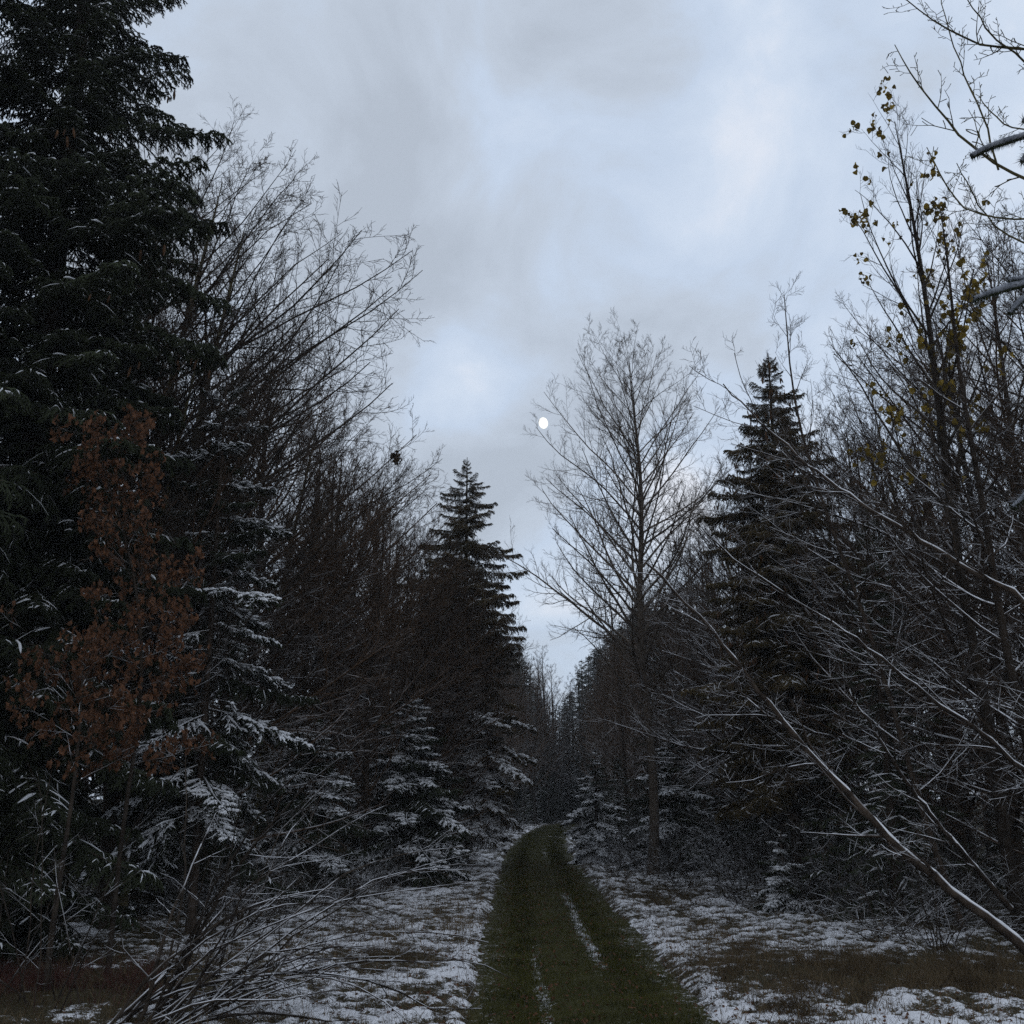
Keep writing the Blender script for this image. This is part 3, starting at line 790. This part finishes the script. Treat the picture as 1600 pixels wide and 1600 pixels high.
spruce('spruce_tree', (4.9, 21.3, 0), 1.5, .7, 26, .12, 'heavy', 'knee-high snowy spruce at the edge of the right verge', r=.03)
FS = [(far_spruce_mesh(11, 2.3, 95, .4, False), 11), (far_spruce_mesh(9, 2.1, 80, .3, True), 9), (far_spruce_mesh(5, 1.6, 60, .2, True), 5)]
TM = [trunk_mesh(h_, .012 * h_) for _, h_ in FS]
def farspruce(k, x, y, s, label, group):
    if y < 92: s = max(.3, min(s, max_height(x, y) / FS[k][1] * .97))
    r_ = ob('spruce_tree', None, None, (x, y, gz(x, y)), (0, 0, random.random() * 6), s, label, 'tree', group)
    ob('trunk', TM[k], r_); ob('crown', FS[k][0], r_)
for side_, g_, l_ in ((-1, 'dark spruces inside the wood left of the lane', 'dark spruce buried inside the wood left of the lane'), (1, 'dark spruces inside the wood right of the lane', 'dark spruce buried inside the wood right of the lane')):
    for row in range(4):
        y = 20 + row * 2
        while y < 115:
            off = 6.5 + row * 3.5 + random.uniform(-1, 1)
            if y > 40: off -= 2
            x = float(pathc(y)) + side_ * off
            if abs(x) < y * .62:
                farspruce(random.choice([0, 1, 1, 2]) if row else random.choice([1, 2, 2]), x, y, random.uniform(.7, .95), l_, g_)
            y += (3.3 if side_ > 0 else 4.2) + random.uniform(0, 2.5)
for side_, l_ in ((-1, 'low snowy spruce lining the left side of the lane far ahead'), (1, 'low snowy spruce lining the right side of the lane far ahead')):
    for y in (44, 51, 57, 64, 72, 80, 88):
        x = float(pathc(y)) + side_ * (3.2 + random.uniform(-.2, .6))
        farspruce(2, x, y + random.uniform(-2, 2), random.uniform(.5, .8), l_, 'low spruces along the far lane, ' + ('left' if side_ < 0 else 'right'))
def far_end_height(px): return float(np.interp(px, [700, 780, 815, 850, 868, 885, 905, 940, 1000], [900, 980, 1015, 1080, 1108, 1085, 1035, 990, 930]))
for y in (93, 98, 103, 109, 113, 118, 123, 129, 136):
    x = -9.0
    while x < 17:
        x += random.uniform(1.0, 1.7)
        if abs(x - float(pathc(y))) < 1.5 and y < 112: continue
        yy_ = y + random.uniform(-1.5, 1.5)
        px = 800 + 1755 * x / (yy_ * CP + 1.5)
        H_ = float(W(px, far_end_height(px) + random.uniform(0, 60 if y < 113 else 30), yy_)[2])
        if random.random() < (.5 if y < 113 else .8):
            k = random.choice([0, 1]); farspruce(k, x, yy_, H_ / FS[k][1], 'dark spruce beyond the bend of the lane', 'dark spruces beyond the bend')
        else:
            k = random.choice([0, 1, 2]); bgtree(k, x, yy_, random.random() * 6, H_ / (11.5, 12.5, 9.0)[k], 'small dark tree closing the far end of the lane', 'trees at the far end of the lane')
print('spruces')

# ------------------------------------------------------------------ aspen with the last yellow leaves
def leaf_geo(rad, lobes=0):
    n_ = 12; a = np.linspace(0, 2 * np.pi, n_, endpoint=False)
    if lobes: r_ = rad * (0.62 + 0.38 * np.cos(a * lobes) ** 2) ; ex = 1.45
    else: r_ = rad * (1 + 0.10 * np.sin(a * 6)); r_[0] *= 1.25; ex = 1.05
    p = np.stack([r_ * np.cos(a) * ex, r_ * np.sin(a) * (.75 if lobes else 1), rad * (0.45 * np.cos(2 * a) + .2 * np.sin(3 * a))], 1)
    v = np.vstack([p, [[0, 0, -.05 * rad]]])
    f = np.array([[i, (i + 1) % n_, n_] for i in range(n_)])
    g_ = Geo(); g_.add(v, f); return g_
ASP = leaf_geo(.045).mesh('leaf', ['aspen_leaf']); OAK = leaf_geo(.042, 3).mesh('leaf', ['oak_leaf'])
def add_leaves(root, tips, n, me, geo_r, mat_name, extra=0, filt=None):
    T_ = np.concatenate(tips)
    if filt is not None: T_ = T_[filt(T_)]
    # leaves hang on in clusters
    c = fbm(T_[:, 0] * 2.0 + 31, T_[:, 2] * 1.7 + T_[:, 1], 2)
    T_ = T_[np.argsort(-c + rng.normal(size=len(c)) * .05)]
    m_ = min(len(T_), int((n + extra) * 1.35))
    pick = T_[rng.permutation(m_)[:n + extra]]
    for p in pick[:n]:
        ob('leaf', me, root, (p[0], p[1], p[2] - .03), (random.uniform(0, 6), random.uniform(.6, 2.4), random.uniform(0, 6)), random.uniform(.7, 1.25))
    if extra:
        g_ = Geo(); lg = leaf_geo(geo_r[0], geo_r[1])
        for p in pick[n:]:
            e = Euler((random.uniform(0, 6), random.uniform(.6, 2.4), random.uniform(0, 6))).to_matrix().to_4x4()
            g_.merge(lg, Matrix.Translation(p) @ e @ Matrix.Scale(random.uniform(.7, 1.2), 4))
        ob('leaves', g_.mesh('leaves', [mat_name]), root, kind='stuff')
bx, by = 7.35, 16.8
ptsA = [W(1600, 1455, by), W(1572, 1340, by), W(1556, 1200, by), W(1530, 1050, by), W(1500, 900, by), W(1474, 700, by), W(1452, 500, by), W(1425, 330, by), W(1398, 190, by)]
ptsA = np.array(ptsA); b0 = ptsA[0].copy(); b0[2] = 0; ptsA[0, 2] = 0
tips = []
sA = bare_tree(13.2, .095, n=40, t0=.30, prof=lambda t: float(np.interp(t, [.3, .5, .7, .9, 1], [.17, .19, .16, .10, .04])), elev=(40, 66), side=(math.pi, .25), dens=3.0, tw=5, tl=3, bend=.5, up=.5, trunk=line(ptsA - b0, 20), tips=tips, rmin=.0028)
asp = place_bare('aspen_tree', sA, b0, ('bark', 'bark'), 'slim aspen with the last yellow leaves in its top on the right')
add_leaves(asp, tips, 290, ASP, (.042, 0), 'aspen_leaf', extra=300, filt=lambda T: (T[:, 2] > 6.6) & (np.hypot(T[:, 0] + (T[:, 2] / 13) ** 1 * .9, T[:, 1]) < 1.5))
# its neighbour stems
for (pp, y0, lab, r_) in (([(1660, 1500), (1640, 1300), (1590, 1100), (1560, 950), (1535, 780), (1500, 600), (1480, 400), (1470, 330)], 15.5, 'second slim stem crossing the aspen at the right edge', .075),
                     ([(1520, 1560), (1450, 1300), (1400, 1120), (1350, 960), (1290, 800), (1240, 640), (1225, 460)], 18.0, 'thin bare sapling arching up left in front of the narrow spruce', .045)):
    P_ = np.array([W(a, b, y0) for a, b in pp]); c0 = P_[0].copy(); c0[2] = 0; P_[0, 2] = 0
    H_ = P_[-1, 2]
    s_ = bare_tree(H_, r_, n=24, t0=.2, prof=lambda t: float(np.interp(t, [.2, .6, 1], [.24, .17, .03])), elev=(15, 60), side=(math.pi, .3), dens=3.0, tw=6, tl=3, bend=.35, up=.4, trunk=line(P_ - c0, 18), rmin=.0028)
    place_bare('sapling', s_, c0, ('bark_snow', 'bark_snow'), lab)
# big leaning snow-topped stem, lower right
def stem(name, pts, r0, r1, lab, n=14, prof=.22, Y=None, mats=('bark_snow', 'bark_snow'), elev=(0, 45), snowcap=True, tw=6, dens=2.8, tl=3, thr=.6, side=math.pi):
    P_ = np.array(pts, float); c0 = P_[0].copy(); P_ = line(P_ - c0, 30)
    P_[1:-1] += rng.normal(size=P_[1:-1].shape) * .012
    Rr = np.linspace(r0, r1, 30)
    root = ob(name, None, None, c0, label=lab, cat='tree')
    g_ = Geo(); g_.tubes(P_[None], Rr[None], k=9); ob('trunk', g_.mesh('trunk', [mats[0]]), root)
    if snowcap:
        g_ = Geo(); rr = Rr * rng.uniform(.7, .98, 30); rr[0] = rr[-1] = .002
        Q = P_.copy(); Q[:, 2] += Rr * .75
        k_ = 0
        while k_ < 28:
            e_ = min(29, k_ + random.randint(4, 10)); seg = Q[k_:e_ + 1]; rs = rr[k_:e_ + 1].copy(); rs[0] = rs[-1] = .003
            if len(seg) > 2: g_.tubes(seg[None], rs[None], k=6, flat=.7)
            k_ = e_ + (1 if random.random() < .25 else 0)
        ob('snow', g_.mesh('snow', ['snow']), root)
    Ltot = np.linalg.norm(np.diff(P_, axis=0), axis=1).sum()
    for i_ in range(n):
        t = .15 + .82 * (i_ + random.random()) / n
        j_ = min(int(t * 29), 28)
        az = side + random.uniform(-1.4, 1.4); el = R(random.uniform(*elev))
        D = np.array([[math.cos(az) * math.cos(el), math.sin(az) * math.cos(el), math.sin(el)]])
        ln = Ltot * prof * random.uniform(.6, 1.2) * (1 - .4 * t)
        Pl = grow(P_[j_][None], D, np.array([ln]), 8, .25, .08)[0]
        ob('branch', limb_geo(Pl, np.linspace(min(Rr[j_] * .5, .02), .004, 8), dens, tw, tl, .3, rmin=.0025).mesh('branch', [mats[1]]), root)
    return root
stem('leaning_tree', [W(1640, 1510, 13.2), W(1520, 1420, 13.2), W(1400, 1320, 13.2), W(1300, 1215, 13.2), W(1215, 1120, 13.1), W(1130, 1005, 13.0), W(1080, 950, 13.0), W(1010, 880, 12.9)], .062, .012, 'long leaning stem with a line of snow crossing the lower right corner', n=14, prof=.2)
stem('leaning_tree', [W(1580, 1420, 14.6), W(1500, 1330, 14.6), W(1420, 1230, 14.6), W(1370, 1150, 14.6), W(1310, 1050, 14.7)], .04, .01, 'shorter dark leaning stem with patchy snow behind the long one', n=10, prof=.25)
stem('leaning_tree', [W(1640, 1240, 14.5), W(1540, 1150, 14.5), W(1440, 1080, 14.5), W(1330, 990, 14.5), W(1180, 900, 14.6), W(1100, 830, 14.8)], .035, .008, 'thin snow-lined stem reaching left above the long leaning one', n=12, prof=.25)
stem('leaning_tree', [W(1640, 960, 12.5), W(1480, 870, 12.5), W(1400, 820, 12.6), W(1310, 765, 12.7), W(1230, 700, 12.9), W(1130, 600, 13.0)], .038, .007, 'snow-topped limb of a tree off the right side, before the dark spruce', n=12, prof=.28, elev=(10, 60))

# ------------------------------------------------------------------ oak with brown leaves, left
tips = []
oP = np.array([W(170, 1500, 13.6), W(190, 1300, 13.6), W(225, 1080, 13.6), W(215, 900, 13.6), W(150, 690, 13.6)]); o0 = oP[0].copy(); oP[0, 2] = 0; o0[2] = 0
s_ = bare_tree(6.6, .026, n=30, t0=.36, prof=lambda t: .082, elev=(-5, 45), dens=6, tw=6, tl=4, bend=.2, up=.1, trunk=line(oP - o0, 16), tips=tips, rmin=.0025, side=(-.4, .3))
oak = place_bare('oak_tree', s_, o0, ('bark_stem', 'bark'), 'young oak still hung with rusty brown leaves before the big spruce')
add_leaves(oak, tips, 290, OAK, (.040, 3), 'oak_leaf', extra=1300)
tips = []
s_ = bare_tree(3.6, .03, n=14, t0=.6, prof=lambda t: .26, elev=(-5, 30), dens=4, tw=5, tl=4, bend=.1, up=.05, tips=tips, rmin=.0025)
q0 = base(70, 12.6)
oak2 = place_bare('oak_tree', s_, q0, ('bark_stem', 'bark'), 'small oak sapling with pale brown leaves at the left edge')
add_leaves(oak2, tips, 160, OAK, (.040, 3), 'oak_leaf', extra=450)

# ------------------------------------------------------------------ arching shrub, lower left
sh = ob('arching_shrub', None, None, (-3.35, 11.3, 0), label='arching leafless shrub whose stems fan right over the snow at lower left', cat='shrub')
for i_ in range(38):
    a0 = random.uniform(-.4, .9)
    ln = random.uniform(1.8, 3.9); el = R(random.uniform(24, 72))
    D = np.array([[math.cos(a0) * math.cos(el), math.sin(a0) * math.cos(el), math.sin(el)]])
    P_ = grow(np.array([[random.uniform(-.5, .35), random.uniform(-.35, .5), -.05]]), D, np.array([ln]), 12, -1.0 * math.sin(el) - .15, .08)[0]
    P_[:, 2] = np.maximum(P_[:, 2], .02 + .02 * rng.random(12))
    g_ = limb_geo(P_, np.linspace(random.uniform(.010, .024), .004, 12), 2.2, 3, 0, .1, rmin=.0022, ang=(20, 60), r1=.32, wig=.16)
    ob('stem', g_.mesh('stem', ['bark_stem']), sh)
sh2 = ob('thin_shrub', None, None, (-4.6, 11.8, 0), label='few thin upright snowy stems between the arching shrub and the left edge', cat='shrub')
for i_ in range(12):
    D = np.array([[random.uniform(-.5, .6), random.uniform(-.3, .3), 1.0]])
    P_ = grow(np.array([[random.uniform(-1, .8), random.uniform(-.4, .4), -.05]]), D, np.array([random.uniform(1.2, 2.6)]), 9, -.2, .07)[0]
    ob('stem', limb_geo(P_, np.linspace(.009, .003, 9), 2.5, 3, 0, .2, rmin=.002).mesh('stem', ['bark_stem']), sh2)
# undergrowth bushes along both edges of the wood
def bush(n_, h_, seed_):
    g_ = Geo()
    for i_ in range(n_):
        a0 = random.random() * 6.28; el = R(random.uniform(25, 80))
        D = np.array([[math.cos(a0) * math.cos(el), math.sin(a0) * math.cos(el), math.sin(el)]])
        P_ = grow(np.array([[random.uniform(-.3, .3), random.uniform(-.3, .3), -.05]]), D, np.array([h_ * random.uniform(.6, 1.2)]), 7, -.5, .07)[0]
        g_.merge(limb_geo(P_, np.linspace(.010, .003, 7), 3.5, 5, 0, .1, rmin=.003, k0=3), np.eye(4))
    return g_
BUSH = [bush(16, 1.7, 1).mesh('stems', ['bark_stem']), bush(20, 1.2, 2).mesh('stems', ['bark_stem'])]
for side_, l_, gg in ((-1, 'low leafless bush at the foot of the wood left of the lane', 'low bushes, left'), (1, 'low leafless bush at the foot of the wood right of the lane', 'low bushes, right')):
    y = 19 if side_ < 0 else 16
    while y < 74:
        for rr_ in range(4):
            if y > 45 and rr_ > 1: continue
            x = float(pathc(y)) + side_ * ((2.5 if y > 30 else 3.0) + rr_ * 1.3 + (1.6 if y < 22 else .5 if y < 26 else 0) + random.uniform(-.5, .5))
            b_ = ob('bush', random.choice(BUSH), None, (x, y + random.uniform(-.8, .8), gz(x, y)), (0, 0, random.random() * 6), random.uniform(.7, 1.25), l_, 'bush', gg)
        y += 1.7 + y * .02

# ------------------------------------------------------------------ boughs reaching in from trees off the right side
def reach(px_pts, Y, r0, lab, name='bare_tree', n=16):
    P_ = np.array([W(a, b, Y + dy) for a, b, dy in px_pts]);
    return P_
root = ob('bare_tree', None, None, (4.9, 7.2, 0), label='near bare tree off the right side whose budded limbs hang into the top right corner', cat='tree')
c0 = np.array([4.9, 7.2, 0])
tr_ = line(np.array([[0, 0, 0], [.05, .1, 2.5], [-.1, .1, 5], [-.1, .2, 7.5]]), 14)
g_ = Geo(); g_.tubes(tr_[None], np.linspace(.12, .03, 14)[None], k=9); ob('trunk', g_.mesh('trunk', ['bark_olive']), root)
for pts, r_, dn in (([(1720, 330, .0), (1600, 280, 0), (1510, 222, .1), (1460, 165, .2), (1420, 110, .2), (1398, 70, .3)], .016, 3.2),
                ([(1720, 60, 0), (1600, 77, 0), (1560, 77, 0), (1505, 60, .1), (1440, 20, .1), (1400, -10, .2)], .014, 3.2),
                ([(1560, 265, .1), (1540, 190, .2), (1505, 110, .3), (1480, 50, .3), (1470, -20, .3)], .009, 3.0),
                ([(1700, 150, -.1), (1600, 100, 0), (1570, 70, 0), (1530, 30, 0), (1500, -20, 0)], .012, 3.0),
                ([(1720, 340, .2), (1600, 345, .2), (1540, 338, .3), (1500, 325, .3), (1470, 270, .4), (1448, 230, .4)], .011, 3.0),
                ([(1720, 250, 0), (1650, 200, .1), (1600, 205, .2), (1560, 190, .3), (1530, 150, .4)], .010, 3.0),
                ([(1700, 420, .2), (1620, 390, .2), (1560, 360, .3), (1520, 310, .3), (1495, 255, .4)], .010, 3.0)):
    P_ = line(np.array([W(a, b, 7.2 + dy) for a, b, dy in pts]) - c0, 14)
    P_[1:-1] += rng.normal(size=P_[1:-1].shape) * .008
    g_ = Geo(); Rr = np.linspace(r_, .0035, 14); g_.tubes(P_[None], Rr[None], k=6)
    P1, R1 = spawn(P_[None], Rr[None], 13, .2, .99, (30, 60), .20, .3, .5, S=5, up=.2, wig=.14, rmin=.0025, lmin=.08)
    g_.tubes(P1, R1, k=4)
    P2, R2 = spawn(P1, R1, 5, .15, 1, (40, 70), .28, .3, .9, S=3, up=.1, wig=.12, rmin=.0022, lmin=.025, tipr=1.2)
    g_.tubes(P2, R2, k=4)
    ob('branch', g_.mesh('branch', ['bark_dry']) if 'bark_dry' in M else g_.mesh('branch', ['bark_olive']), root)
# snow-laden shoots of a near spruce
root = ob('spruce_tree', None, None, (2.9, 3.6, 0), label='near spruce off the right side, only a few thick snow-crusted shoots showing', cat='tree')
c0 = np.array([2.9, 3.6, 0]); ob('trunk', trunk_mesh(6.5, .1), root)
for pts, r_ in (([(1760, 150), (1650, 200), (1590, 218), (1545, 232), (1518, 247)], .017), ([(1700, 180), (1640, 200), (1598, 190)], .014), ([(1680, 190), (1620, 225), (1596, 255)], .015),
            ([(1780, 400), (1650, 440), (1590, 447), (1550, 460), (1522, 470)], .016), ([(1700, 420), (1620, 438), (1575, 440)], .016), ([(1660, 430), (1600, 465), (1578, 492)], .013),
            ([(1760, 640), (1660, 720), (1605, 775), (1582, 795)], .013)):
    P_ = line(np.array([W(a, b, 3.0) for a, b in pts]) - c0, 14)
    g_ = Geo(); rr = r_ * (np.sin(np.linspace(.9, np.pi - .35, 14)) ** .5) * rng.uniform(.72, 1.12, 14) * np.linspace(1, .8, 14)
    g_.tubes(P_[None], (rr * .55)[None], k=8, m=0)
    needles(g_, P_[None], None, 2200, .021, .0022, 0, 1.3)
    needles(g_, P_[None] + [0, 0, r_ * .5], None, 1500, .024, .002, 2, 1.3)
    g_.tubes(P_[None], (rr * 1.0)[None], k=8, m=2, up=r_ * .5, flat=.9)
    ob('bough', g_.mesh('bough', ['needle', 'spruce_bark', 'rime']), root)
    if r_ > .012:
        pa = P_[0]; a3 = np.array([0, 0, pa[2] - .1]); P4 = line(np.array([a3, (a3 + pa) / 2, pa]), 6)
        g_ = Geo(); g_.tubes(P4[None], np.linspace(.02, .008, 6)[None], k=5); ob('branch', g_.mesh('branch', ['spruce_bark']), root)

# dark clump in the left skyline
g_ = Geo(); c_ = W(618, 716, 21.5)
lg = leaf_geo(.038, 3)
for i_ in range(48):
    v_ = rng.normal(size=3) * [.05, .05, .07]
    g_.merge(lg, Matrix.Translation(v_) @ Euler((random.random() * 6, random.random() * 6, 0)).to_matrix().to_4x4())
M['nest'] = plain('nest', (.05, .034, .022), (.12, .08, .05))
ob('leaf_nest', g_.mesh('leaf_nest', ['nest']), None, c_, label='dark leafy nest caught in thin twigs on the left skyline', cat='nest')
# snow-covered stone right of the lane
xx, yy = 2.95, 38.0
g_ = Geo(); th = np.linspace(0, 2 * np.pi, 20, endpoint=False)
rings = []
for a_, rr in ((-.05, 1.0), (.12, .97), (.22, .8), (.29, .5), (.31, .05)):
    rr_ = rr * (1 + .10 * np.sin(th * 3 + 1) + .06 * np.sin(th * 5)); rings.append(np.stack([.75 * rr_ * np.cos(th), .5 * rr_ * np.sin(th), np.full(20, a_)], 1))
P_ = np.array(rings); f_ = [[a * 20 + b, a * 20 + (b + 1) % 20, (a + 1) * 20 + (b + 1) % 20, (a + 1) * 20 + b] for a in range(4) for b in range(20)]
g_.add(P_, np.array(f_)); xx = W(935, 1338, 38)[0]
ob('snowy_stone', g_.mesh('snowy_stone', ['snow']), None, (xx, 38.0, 0.02), label='smooth snow-covered stone beside the lane left of the tall tree', cat='stone')


# ------------------------------------------------------------------ thin evening air
hm = bpy.data.materials.new('haze'); hm.use_nodes = True; hm.node_tree.nodes.clear()
ho = N(hm.node_tree, 'ShaderNodeOutputMaterial'); hv = N(hm.node_tree, 'ShaderNodeVolumePrincipled', i_Density=0.0007)
hv.inputs['Color'].default_value = (.85, .86, .88, 1)
hm.node_tree.links.new(hv.outputs[0], ho.inputs[1])
x0, x1, y0, y1, z0_, z1_ = -90.0, 90.0, -30.0, 180.0, -1.5, 25.0
hme = bpy.data.meshes.new('haze')
hme.from_pydata([(x, y, z) for z in (z0_, z1_) for y in (y0, y1) for x in (x0, x1)], [], [(0, 2, 3, 1), (4, 5, 7, 6), (0, 1, 5, 4), (2, 6, 7, 3), (0, 4, 6, 2), (1, 3, 7, 5)])
hme.materials.append(hm)
ob('haze', hme, kind='stuff', label='thin grey evening air hanging between the trees along the lane', cat='haze')
